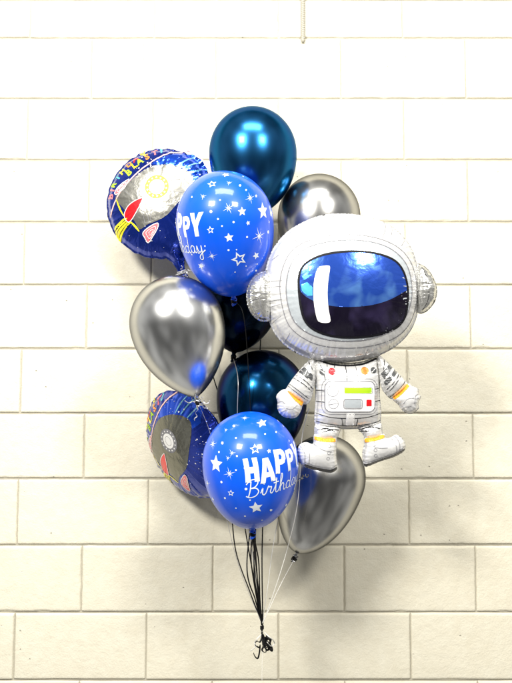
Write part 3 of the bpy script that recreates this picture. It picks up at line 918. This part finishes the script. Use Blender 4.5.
def piece(outline, H, yoff, seed, name, material, parent=AR, closed_spline=4, s=.003, **kw):
    o = catmull(APs(outline), closed_spline, True)
    pl = Pillow(o, H, seed=seed, **kw)
    part = pl.build(name, material, parent, s)
    part.location = (0, yoff, 0) if parent is AR else (0, yoff - parent.location.y, 0)
    base = pl.surf
    return pl, part

def on(ms_name, material, part, fn, label=None):
    ms = Mesher(); fn(ms)
    if not ms.v: return None
    return ms.build(ms_name, material, part, label=label)

# helmet
head_o = [(334, 213.5), (318, 216), (303, 222), (288, 231), (276, 244), (268.5, 258), (265, 274), (265, 292), (266.5, 312), (272, 329), (281, 342), (294, 352), (309, 358.5), (328, 362), (347, 362.5),
          (366, 359.5), (384, 353.5), (399, 344), (410, 332), (416.5, 318), (419.5, 300), (419.5, 280), (416.5, 262), (411, 247), (401, 234), (388, 224), (371, 217.5), (353, 214)]
head, HEAD = piece(head_o, .088, 0, 11, 'helmet', M['suit_white'], p=.50, puck=(.12, .020), wl=(.008, .018), res=110, ripple=.0009)
ears = []
for nm, o, sd in [('l', [(271, 273), (264, 271.5), (256, 275), (249.5, 283), (246.3, 294), (247.5, 306), (252, 315), (259, 321), (267, 322), (272, 318), (275, 296)], 21),
                  ('r', [(416, 266), (421, 265), (428, 270), (433.5, 279), (436.8, 290), (435, 301), (429.5, 309), (423, 313.5), (417, 312), (413, 290)], 22)]:
    pl, part = piece(o, .036, -.006, sd, 'earpiece', M['suit_silver'], s=.0025, puck=(.30, .012), wl=(.007, .014), res=60, flange=.003, p=.55)
    ears.append((pl, part))
def ear_lines(ms, pl, pts):
    for l in pts: stroke(ms, pl.surf, catmull(APs(l), 5), .0012, .0006)
on('earpiece_lines', M['line_grey'], ears[0][1], lambda ms: ear_lines(ms, ears[0][0], [[(264, 274), (261, 285), (260, 300), (264, 318)], [(248, 293), (256, 296), (268, 295)], [(251, 303), (262, 299)]]))
on('earpiece_lines', M['line'], ears[1][1], lambda ms: ear_lines(ms, ears[1][0], [[(420, 268), (424, 280), (425.5, 287)], [(425.5, 293), (425, 302), (421, 311)]]))
on('earpiece_stripes', M['foil_white'], ears[1][1], lambda ms: stroke(ms, ears[1][0].surf, APs([(418, 288), (428, 287), (435, 286)]), .003, .0006))

ring1 = [(280, 294), (280.5, 281), (284, 268), (290.5, 256.5), (302, 248), (320, 243), (341, 240.5), (362, 241.5), (381, 245.5), (396, 252.5), (407, 263.5), (413, 278), (415, 296), (412.5, 313), (406, 327), (395, 337.5), (379, 344.5), (359, 348.5), (338, 349), (317, 346), (301, 338.5), (289, 327.5), (283, 312)]
ring2 = [(286, 294), (287, 281), (290.5, 269), (298, 259), (309, 252), (326, 248), (344, 246.3), (362, 247), (379, 250.5), (392, 257), (402, 267), (407, 280), (408.5, 297), (405.5, 312), (399.5, 323), (389, 332), (374, 338.5), (357, 342), (338, 342.5), (319, 339.5), (304, 333), (293.5, 323), (288, 309)]
visor = [(298, 291), (298.5, 280), (302, 271.5), (309, 266), (320, 261.5), (334, 258.8), (350, 257.8), (366, 258.5), (381, 261.5), (392, 266.5), (399, 275), (403, 287), (404, 299), (403.3, 311), (400.5, 321), (394, 328.5), (383, 334), (369, 337.6), (353, 339.2), (336, 338.8), (321, 335.5), (309.5, 329.5), (303, 321), (299.5, 307)]
r1 = catmull(APs(ring1), 3, True); r2 = catmull(APs(ring2), 3, True); vi = catmull(APs(visor), 3, True)
def helmet_lines(ms):
    stroke(ms, head.surf, r1, .0016, .0006, closed=True)
    for l in [[(362, 362), (366, 350)], [(310, 358), (316, 348)], [(333, 214.5), (332, 226)], [(330, 216), (331, 233)], [(385, 223), (382, 236), (379, 243)], [(392, 227), (388, 240)], [(272, 262), (279, 258)], [(270, 325), (281, 318)],
              [(284, 344), (290, 334)], [(405, 240), (398, 250)], [(268, 283), (282, 284)], [(268, 289), (281, 289.5)], [(268, 303), (282, 302)], [(269, 309), (283, 306)], [(416, 280), (409, 283)], [(417, 300), (410, 299)], [(390, 351), (387, 343)], [(290, 238), (297, 247)], [(345, 214.5), (346, 224)]]:
        stroke(ms, head.surf, APs(l), .0008, .0006)
on('helmet_lines', M['line_grey'], HEAD, helmet_lines)
RIM = on('visor_rim', M['suit_pale'], HEAD, lambda ms: decal(ms, head.surf, r2, [], .0035, .0004))
on('visor_rim_outline', M['line_grey'], HEAD, lambda ms: stroke(ms, head.surf, r2, .0022, .0010, closed=True))
border = [(297, 291), (304, 300), (316, 306.5), (332, 310.3), (350, 310.8), (368, 308.8), (386, 303), (405, 292)]
bt = catmull(APs(border), 6)
# split the visor into the sky half and the dark half
vi_a = np.array(vi)
def split(poly, line, upper=True):
    lx = np.array([p[0] for p in line]); ly = np.array([p[1] for p in line])
    yl = np.interp(poly[:, 0], lx, ly)
    keep = poly[:, 1] > yl if upper else poly[:, 1] < yl
    n = len(poly)
    start = [i for i in range(n) if keep[i] and not keep[i - 1]][0]
    run = []
    i = start
    while keep[i % n] and len(run) < n: run.append(poly[i % n]); i += 1
    a, b = run[0], run[-1]
    mid = [np.array(p) for p in line if min(a[0], b[0]) + .0006 < p[0] < max(a[0], b[0]) - .0006]
    if b[0] > a[0]: mid = mid[::-1]
    return [tuple(p) for p in run + mid]
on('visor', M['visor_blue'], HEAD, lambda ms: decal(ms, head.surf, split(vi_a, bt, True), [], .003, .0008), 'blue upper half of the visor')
on('visor', M['visor_dark'], HEAD, lambda ms: decal(ms, head.surf, split(vi_a, bt, False), [], .003, .0008), 'dark lower half of the visor')
on('visor_outline', M['line'], HEAD, lambda ms: stroke(ms, head.surf, vi, .0052, .0013, closed=True))
bar = [(316, 274), (320, 272), (326, 271.6), (327.6, 274), (326, 285), (325.2, 298), (326.2, 312), (328.3, 323), (326, 325.6), (319, 325.2), (315.5, 322), (312.8, 310), (311.8, 297), (312.8, 284)]
on('visor_highlight', M['foil_white'], HEAD, lambda ms: decal(ms, head.surf, catmull(APs(bar), 3, True), [], .003, .0012), 'white printed bar')
def glints(ms):
    decal(ms, head.surf, APs([(301, 281), (310, 274), (306, 280), (311.5, 280), (303, 285)]), [], .003, .0011)
    decal(ms, head.surf, APs([(300, 289), (306, 287), (311, 292), (311, 300), (306, 300), (301, 295)]), [], .003, .0011)
on('visor_glint', M['visor_cyan'], HEAD, glints)

# torso
torso_o = [(315, 357), (330, 361), (347, 362.5), (363, 361), (378, 356), (379.5, 366), (381, 379), (380.6, 395), (382, 410), (381.5, 421), (379, 427), (366, 428.5), (349, 429.5), (332, 429), (317.5, 427.5), (314.5, 420), (315.5, 402), (315, 385), (313.5, 368)]
torso, TORSO = piece(torso_o, .046, .012, 31, 'torso', M['suit_white'], p=.52, puck=(.16, .014), wl=(.008, .016), flange=.003, s=.0028)
S = torso.surf
def rrect(x0, y0, x1, y1, r):
    out = []
    for cx, cy, a0 in [(x1 - r, y0 + r, -90), (x1 - r, y1 - r, 0), (x0 + r, y1 - r, 90), (x0 + r, y0 + r, 180)]:
        for t in range(6):
            a = math.radians(a0 + 18 * t); out.append((cx + r * math.cos(a), cy + r * math.sin(a)))
    return APs(out)
pn = rrect(324.5, 381.5, 374, 411.5, 6)
on('control_panel', M['foil_white'], TORSO, lambda ms: decal(ms, S, pn, [], .003, .0004))
on('panel_outline', M['line_grey'], TORSO, lambda ms: (stroke(ms, S, pn, .0022, .0008, closed=True), stroke(ms, S, rrect(321.5, 379, 376.5, 414, 8), .0010, .0008, closed=True)))
on('display', M['display_green'], TORSO, lambda ms: decal(ms, S, rrect(343.3, 388, 370.4, 393.2, 1), [], .003, .0008), 'lime green bar display')
on('display', M['suit_pale'], TORSO, lambda ms: decal(ms, S, rrect(343.3, 399.6, 360, 407.5, 1.5), [], .003, .0008), 'pale blue grey screen')
on('button', M['foil_red'], TORSO, lambda ms: decal(ms, S, rrect(365, 399.6, 370.4, 406, .8), [], .003, .0008), 'red square button')
def dials(ms):
    for (x, y, r) in [(332, 391, 5.3), (332.7, 403.7, 4.6)]:
        stroke(ms, S, ellipse(*AP(x, y), r * k), .0011, .0008, closed=True)
    stroke(ms, S, rrect(342.6, 399, 360.8, 408.2, 2), .0014, .0013, closed=True)
    stroke(ms, S, rrect(342.6, 387.3, 371, 393.9, 1.5), .0008, .0013, closed=True)
    stroke(ms, S, APs([(328.5, 404.5), (337, 403)]), .0009, .0011)
on('dial', M['line_grey'], TORSO, dials)
on('badge', M['foil_red'], TORSO, lambda ms: decal(ms, S, ellipse(*AP(331.3, 371.8), 3.5 * k), [], .003, .0008), 'round red badge')
on('badge', M['badge_brown'], TORSO, lambda ms: decal(ms, S, ellipse(*AP(364, 371), 3.8 * k), [], .003, .0008), 'round brown badge')
on('badge', M['suit_grey'], TORSO, lambda ms: decal(ms, S, ellipse(*AP(322.6, 372), 3.1 * k), [], .003, .0008), 'round grey badge by the glove arm')
on('badge', M['suit_grey'], TORSO, lambda ms: decal(ms, S, ellipse(*AP(373, 370.4), 3 * k), [], .003, .0008), 'round grey badge at the outer shoulder')
on('badge_mark', M['foil_white'], TORSO, lambda ms: (stroke(ms, S, APs([(320.5, 370.5), (324.5, 373.8)]), .0016, .0011), stroke(ms, S, APs([(371, 372.5), (375, 368.5)]), .0022, .0011)))
def torso_lines(ms):
    for l in [[(316, 413), (330, 417), (349, 418), (366, 417), (381, 413)], [(316, 421), (332, 424.5), (349, 425.5), (366, 424.5), (381, 420.5)], [(341, 418), (342.5, 425)], [(357, 418), (356, 425)],
              [(318, 362), (322, 368), (325, 380)], [(345, 363), (346, 381)], [(355, 363), (357, 381)], [(335, 363), (334, 368)], [(316, 390), (324, 391)], [(316, 401), (324, 402)], [(374.5, 389), (380.5, 388)], [(374.5, 401), (381, 400.5)], [(327, 362), (327, 367)]]:
        stroke(ms, S, catmull(APs(l), 5), .0015, .0006)
on('torso_lines', M['line'], TORSO, torso_lines)
on('collar', M['line'], TORSO, lambda ms: stroke(ms, S, catmull(APs([(317.5, 359.5), (330, 364.3), (347, 366), (363, 364.3), (377, 358.5)]), 5), .0036, .0012))
on('belt_buckle', M['foil_white'], TORSO, lambda ms: decal(ms, S, rrect(345.5, 412.5, 353.5, 425, 1.5), [], .003, .0009))

# arms (sleeve + glove), legs (shin + boot)
def arm(sleeve, glove, bands, amber, greys, lines, seed, y0, glines):
    sl, SL = piece(sleeve, .026, y0, seed, 'arm', M['suit_white'], puck=(.26, .009), wl=(.007, .013), flange=.0022, s=.0025, res=70, p=.52)
    gl, GL = piece(glove, .024, y0 - .004, seed + 1, 'glove', M['suit_white'], parent=SL, puck=(.28, .009), wl=(.008, .013), flange=.002, s=.0025, res=70, p=.5)
    on('shoulder_band', M['suit_grey'], SL, lambda ms: [decal(ms, sl.surf, APs(g), [], .0020, .0012) for g in greys])
    on('cuff_band', M['suit_orange'], GL, lambda ms: decal(ms, gl.surf, APs(amber), [], .0020, .0010))
    on('sleeve_lines', M['line'], SL, lambda ms: [stroke(ms, sl.surf, catmull(APs(l), 5), .0013, .0016) for l in lines])
    on('glove_lines', M['line_grey'], GL, lambda ms: [stroke(ms, gl.surf, catmull(APs(l), 5), .0010, .0006) for l in glines])
    return sl, SL
arm([(315.5, 358), (307, 362), (300.5, 369), (293, 378), (287, 387), (285.5, 391), (292, 397), (301, 403), (306.5, 404.5), (311, 400), (314, 388), (316.5, 373)],
    [(286.5, 389.5), (281, 390.5), (276.2, 396), (277.5, 402), (277.3, 408), (280, 414), (286, 417.8), (295, 418), (300, 413), (302.5, 406), (303, 402.5), (295, 396)],
    None, [(287.2, 391.3), (289.5, 390.3), (303.2, 402.3), (301.5, 405.8), (294, 400)],
    [[(301.5, 369.5), (304.5, 367.5), (312.5, 375.5), (311.8, 381), (306, 376)], [(298.8, 371.8), (301, 370.4), (308, 377.5), (307, 379)]],
    [[(296, 375), (305, 381), (312.5, 389)], [(293.8, 377.8), (303, 384), (311.5, 391.5)], [(289.5, 384), (299, 391), (308.5, 398.5)], [(288.3, 386), (298, 393.5), (307.5, 400.5)], [(309, 362), (312, 370)]],
    41, .004, [[(278, 403), (282, 401), (285, 404)], [(286, 408), (292, 409), (297, 405)], [(281, 412), (286, 410)]])
arm([(377.5, 355), (383.5, 358), (391, 365), (399.5, 374), (406, 381), (408.4, 384), (404.5, 390), (396, 397), (391.5, 399), (386.5, 395), (381.5, 387), (379, 371)],
    [(408, 383.5), (412.5, 386), (418, 388.5), (419, 393.5), (421, 397), (418.5, 403), (418.5, 409), (410.5, 414), (403, 411), (398.5, 405), (392.5, 398.5), (400, 391.5)],
    None, [(408.6, 386.5), (407.5, 383.5), (391.8, 397.3), (394.8, 399.4), (401, 394.5)],
    [[(388.5, 364.5), (392, 367.5), (383.5, 379), (380.8, 374)], [(394, 369.5), (396.8, 372.5), (385.3, 385.8), (383, 382.2)]],
    [[(398.5, 374.5), (392, 383), (386.3, 389.5)], [(400.2, 376), (393, 385.5), (388, 391.5)], [(405, 381), (397.5, 389.5), (390, 396.5)], [(384, 359.5), (383, 370)]],
    51, .004, [[(402, 404), (406, 399), (412, 398)], [(413, 404), (414, 396), (418, 394)], [(405, 407), (410, 406)]])

def leg(shin, boot, amber, sole, lines, eyelets, toeband, seed, y0):
    sh, SH = piece(shin, .024, y0 + .012, seed, 'leg', M['suit_white'], puck=(.26, .009), wl=(.007, .012), flange=.002, s=.0025, res=60)
    bo, BO = piece(boot, .027, y0, seed + 1, 'boot', M['suit_white'], parent=SH, puck=(.22, .009), wl=(.008, .013), flange=.002, s=.0025, res=70, p=.5)
    on('ankle_band', M['suit_orange'], BO, lambda ms: decal(ms, bo.surf, APs(amber), [], .0020, .0010))
    on('sole', M['sole_dark'], BO, lambda ms: decal(ms, bo.surf, catmull(APs(sole), 3, True), [], .0020, .0010))
    def ln(ms):
        for l in lines: stroke(ms, bo.surf, catmull(APs(l), 5), .0011, .0009)
        for (x, y) in eyelets: stroke(ms, bo.surf, ellipse(*AP(x, y), 1.5 * k, n=14), .0009, .0009, closed=True)
    on('boot_lines', M['line_grey'], BO, ln)
    on('leg_fold', M['line'], SH, lambda ms: [stroke(ms, sh.surf, catmull(APs(l), 5), .0024, .0008, taper=True) for l in toeband])
leg([(316, 424), (328, 425), (342, 426), (340.5, 432), (336, 440), (326, 443), (315, 441), (314.5, 433)],
    [(314, 434.5), (324, 437), (335.5, 437), (336.5, 445), (336.2, 455), (337.3, 464), (336.5, 470), (330, 472.8), (318, 470.5), (306, 467.5), (299.5, 462), (297.5, 452), (299.5, 444.5), (306, 442), (313, 443.5)],
    [(314.5, 436.3), (324, 438), (335.2, 438.5), (335, 441.8), (324, 441.8), (314.5, 439.7)],
    [(305, 463.3), (318, 467.2), (330, 468.8), (336.5, 466.5), (336, 470), (330, 472.2), (318, 470), (306.5, 467)],
    [[(304, 444.5), (309, 452), (308.5, 463)], [(300.5, 446), (304.5, 453), (304.5, 462.5)], [(314, 444), (322, 449), (331, 451)], [(305, 461.5), (318, 465.5), (330, 467), (336.5, 464.5)]],
    [(328.5, 445.5), (328, 452), (327.3, 457.5)], [[(317, 430), (326, 428.5), (334, 431)], [(322, 432), (332, 429.5), (339, 430)]], 61, -.002)
leg([(357, 426), (370, 424.5), (381.5, 423), (383, 431), (384, 438), (375, 441), (366, 442), (363.5, 435)],
    [(364.5, 438), (374, 436.5), (383.5, 433.5), (386, 438), (391, 437), (396, 434.5), (402, 438), (405.3, 444), (404, 451), (394, 457), (380, 461.5), (366, 466.8), (362.8, 462), (362.3, 452), (364, 445)],
    [(364.6, 438.7), (374, 437), (383.6, 434.5), (384, 437.5), (375, 440.3), (365, 442.3)],
    [(363, 462), (366, 463.5), (380, 459), (394, 453.8), (403, 448.5), (404, 450.6), (394, 456.6), (380, 461.2), (366.5, 466.2)],
    [[(391, 438.5), (394.5, 445), (395.5, 453)], [(394.5, 436), (398, 443), (398.5, 451.5)], [(369, 443), (376, 447), (386, 447)], [(363, 460), (366, 461.5), (380, 457), (394, 452), (404, 446)]],
    [(373.5, 443), (374, 449), (374.3, 454.5)], [[(360, 429.5), (370, 427), (380, 428.5)], [(359, 431.5), (368, 430.5)]], 71, -.002)
astro.knot_world = at(309, 408, .40)

# valve tails / ribbons ---------------------------------------------------------------------------
b_teal.ribbon(M['ribbon_black'], [(262, 300, .10), (256, 420, .06), (255, 520, .26), (257.5, 580, .34)])
b_silver_back.ribbon(M['ribbon_white'], [(312, 330, .08), (300, 420, .06), (276, 530, .24), (268, 585, .32)], w=.0024)
b_star_hi.ribbon(M['ribbon_black'], [(244, 318, .39), (250, 400, .34), (252, 480, .30), (253, 550, .36)], w=.0026)
b_silver_front.ribbon(M['ribbon_silver'], [(212, 440, .36), (226, 515, .35), (240, 570, .36)], w=.0014)
b_shaded.ribbon(M['ribbon_silver'], [(238, 380, .36), (238, 430, .33), (249, 530, .31)], w=.0024)
b_navy.ribbon(M['ribbon_black'], [(263, 500, .24), (262, 560, .33)])
b_star_lo.ribbon(M['ribbon_black'], [(255.5, 560, .42), (259.5, 600, .38)])
b_silver_low.ribbon(M['ribbon_white'], [(279, 588, .30)], w=.0022)
def knot_ribbon(q, material, via, w=.0042):
    ribbon_mesh(q, [q.knot_world] + [at(*p) for p in via] + [TIE + rng.normal(0, .001, 3)], material, w)
knot_ribbon(rk_hi, M['ribbon_black'], [(205, 350, .08), (228, 430, .05), (247, 540, .24), (255, 585, .33)])
knot_ribbon(rk_lo, M['ribbon_black'], [(236, 552, .29), (250, 592, .34)])
knot_ribbon(astro, M['ribbon_white'], [(302, 438, .34), (298, 500, .40), (287, 550, .39), (272, 598, .37)], w=.0024)
curls(rk_hi, rk_hi.knot_world + [0, 0, .012], 9, M['ribbon_silver'], 4, .03)
curls(rk_lo, at(228, 512, .24), 4, M['ribbon_silver'], 9, .018)
curls(b_silver_front, b_silver_front.knot_world, 7, M['ribbon_silver'], 6, .045)
curls(astro, at(303, 475, .43), 4, M['foil_silver'], 8, .02, 'foil_tail')
curls(b_silver_low, b_silver_low.knot_world, 3, M['ribbon_black'], 12, .012)
# second black strand of the two outer balloons, hanging beside the first
for bb, px in ((b_star_lo, 251), (b_star_lo, 258.5), (b_navy, 247), (b_navy, 254)):
    ribbon_mesh(bb, [bb.knot_world, at(px, 560, .39), at(px + (261 - px) * .6, 600, .37), TIE + rng.normal(0, .0015, 3)], M['ribbon_black'])

# tied bunch of ribbon ends ------------------------------------------------------------------------
def bow():
    M4 = Matrix.Translation(Vector(TIE)); Mi = M4.inverted()
    root = thing('ribbon_knot', 'black ribbon knot with short curled loops below all the balloons', 'ribbon knot', M4)
    def add(name, pts, m, w=.0045):
        v, f = sweep(resample(catmull(pts, 8), .002), .001, 8, flat=(w, .0011))
        return mesh_obj(name, [tuple(Mi @ Vector(p)) for p in v], f, m, root)
    ms = Mesher()
    for j in range(3):
        c = at(262, 626.5 + j * 1.2, .36)
        pts = [c + np.array([.0034 * math.cos(a), .0034 * math.sin(a), .0014 * math.sin(2 * a + j)]) for a in np.linspace(0, 2 * PI, 18)]
        v, f = sweep(pts, .0018, 6); ms.add([tuple(Mi @ Vector(p)) for p in v], f)
    ms.build('wrap', M['ribbon_black'], root)
    D = .36
    add('tail', [at(262, 627, D), at(262, 632, D), at(262.3, 638, D + .004), at(266, 641, D), at(269, 637, D - .004), at(266, 636, D)], M['ribbon_black'])
    for i, (a, b, c_) in enumerate([((270, 640), (268, 650), (264, 646)), ((265, 644), (262, 650), (266, 652)), ((271, 646), (272, 651), (268, 648)), ((267, 637), (271, 640), (268, 645)), ((262.5, 640), (264.5, 646), (269, 643)), ((266, 648), (270, 642), (271.5, 650))]):
        z = D + .004 * (i - 2.5)
        add('loop', [at(262.5, 634, z), at(264, 638, z), at(*a, z + .006), at(*b, z + .01), at(*c_, z + .002), at(265, 640, z - .006), at(267 + i * .5, 643, z)], M['ribbon_black'], .0050)
    add('hook_curl', [at(263, 634, D), at(260, 642, D + .012), at(257, 641, D + .02), at(255, 644.5, D + .012), at(259, 647.5, D), at(260, 645, D + .01), at(259.5, 652, D), at(257.8, 658.3, D - .004), at(255, 656.5, D), at(253.5, 653, D + .004)], M['ribbon_black'], .0042)
    add('white_curl', [at(264, 632, D), at(268, 636, D + .02), at(273, 640, D + .012), at(274.5, 644, D), at(271, 646, D + .01), at(267, 642, D + .02)], M['ribbon_white'], .003)
    add('white_curl', [at(262, 634, D), at(257, 639, D + .01), at(254.5, 643, D), at(256, 646, D + .008), at(250.5, 651, D)], M['ribbon_white'], .0025)
    v, f = sweep([tuple(Mi @ Vector(p)) for p in resample(catmull([at(262, 630, D), at(262.3, 650, D), at(262, 683, D), at(262.4, 760, D - .02), at(262, 900, D - .02)], 8), .01)], .0006, 6)
    mesh_obj('clear_tether', v, f, M['clear'], root)
bow()

# ---------------------------------------------------------------- light
def area(name, loc, target, sx, sy, power, color):
    l = bpy.data.lights.new(name, 'AREA'); l.shape = 'RECTANGLE'; l.size = sx; l.size_y = sy; l.energy = power; l.color = color
    o = bpy.data.objects.new(name, l); COL.objects.link(o)
    o.location = loc
    dv = Vector(target) - Vector(loc)
    o.rotation_euler = dv.to_track_quat('-Z', 'Y').to_euler()
    return o
area('ceiling_lamp', (-.05, -1.95, 3.85), (0, -.1, .8), 1.6, .62, 66, (1, .975, .91))
area('ceiling_lamp', (-1.35, -2.85, 2.98), (0, 0, .4), .62, .5, 112, (1, .965, .89))
area('ceiling_lamp', (1.15, -2.85, 2.98), (0, 0, .3), .62, .5, 62, (1, .965, .89))

w = bpy.data.worlds.new('World'); scene.world = w; w.use_nodes = True
nt = w.node_tree; N = nt.nodes; L = nt.links
bg = N['Background']
tc = N.new('ShaderNodeTexCoord'); sx = N.new('ShaderNodeSeparateXYZ'); L.new(tc.outputs['Generated'], sx.inputs[0])
cr = N.new('ShaderNodeValToRGB'); e = cr.color_ramp.elements
mr = N.new('ShaderNodeMapRange'); mr.inputs['From Min'].default_value = -1; mr.inputs['From Max'].default_value = 1
L.new(sx.outputs['Z'], mr.inputs['Value']); L.new(mr.outputs['Result'], cr.inputs['Fac'])
e[0].position = 0; e[0].color = (.14, .13, .12, 1)
e[1].position = 1; e[1].color = (.60, .59, .57, 1)
for p, c in ((.28, (.62, .61, .58, 1)), (.40, (.50, .49, .47, 1)), (.46, (.13, .128, .125, 1)), (.54, (.26, .257, .255, 1)), (.62, (.46, .46, .46, 1)), (.72, (.62, .62, .62, 1))):
    q = cr.color_ramp.elements.new(p); q.color = c
nz = N.new('ShaderNodeTexNoise'); nz.inputs['Scale'].default_value = 1.9; nz.inputs['Detail'].default_value = 2
mp = N.new('ShaderNodeMapping'); mp.inputs['Scale'].default_value = (1.3, 1.0, .9); L.new(tc.outputs['Generated'], mp.inputs['Vector']); L.new(mp.outputs['Vector'], nz.inputs['Vector'])
mr2 = N.new('ShaderNodeMapRange'); mr2.inputs['From Min'].default_value = .38; mr2.inputs['From Max'].default_value = .62; mr2.inputs['To Min'].default_value = .30; mr2.inputs['To Max'].default_value = 1.70
L.new(nz.outputs['Fac'], mr2.inputs['Value'])
ab = N.new('ShaderNodeMath'); ab.operation = 'ABSOLUTE'; L.new(sx.outputs['Y'], ab.inputs[0])
sd = N.new('ShaderNodeMapRange'); sd.interpolation_type = 'SMOOTHSTEP'
sd.inputs['From Min'].default_value = .75; sd.inputs['From Max'].default_value = .0; sd.inputs['To Min'].default_value = 0; sd.inputs['To Max'].default_value = .75
L.new(ab.outputs[0], sd.inputs['Value'])
mxs = N.new('ShaderNodeMix'); mxs.data_type = 'RGBA'; L.new(sd.outputs['Result'], mxs.inputs['Factor'])
L.new(cr.outputs['Color'], mxs.inputs['A']); mxs.inputs['B'].default_value = (1.15, 1.13, 1.06, 1)
vm = N.new('ShaderNodeVectorMath'); vm.operation = 'SCALE'; L.new(mxs.outputs['Result'], vm.inputs[0]); L.new(mr2.outputs['Result'], vm.inputs['Scale'])
L.new(vm.outputs['Vector'], bg.inputs['Color']); bg.inputs['Strength'].default_value = .37

# ---------------------------------------------------------------- camera object, view
cam = bpy.data.cameras.new('camera'); co = bpy.data.objects.new('camera', cam); COL.objects.link(co)
cam.sensor_fit = 'VERTICAL'; cam.sensor_height = 32; cam.lens = F / H * 32
cam.shift_x = (W / 2 - PX0) / H
cam.clip_start = .05; cam.clip_end = 100
co.location = CAM; co.rotation_euler = (PI / 2 + PITCH, 0, 0)
scene.camera = co
scene.render.engine = 'CYCLES'
scene.view_settings.view_transform = 'Standard'; scene.view_settings.look = 'None'
scene.view_settings.exposure = .24; scene.view_settings.gamma = 1
scene.cycles.max_bounces = 8
scene.cycles.use_denoising = True
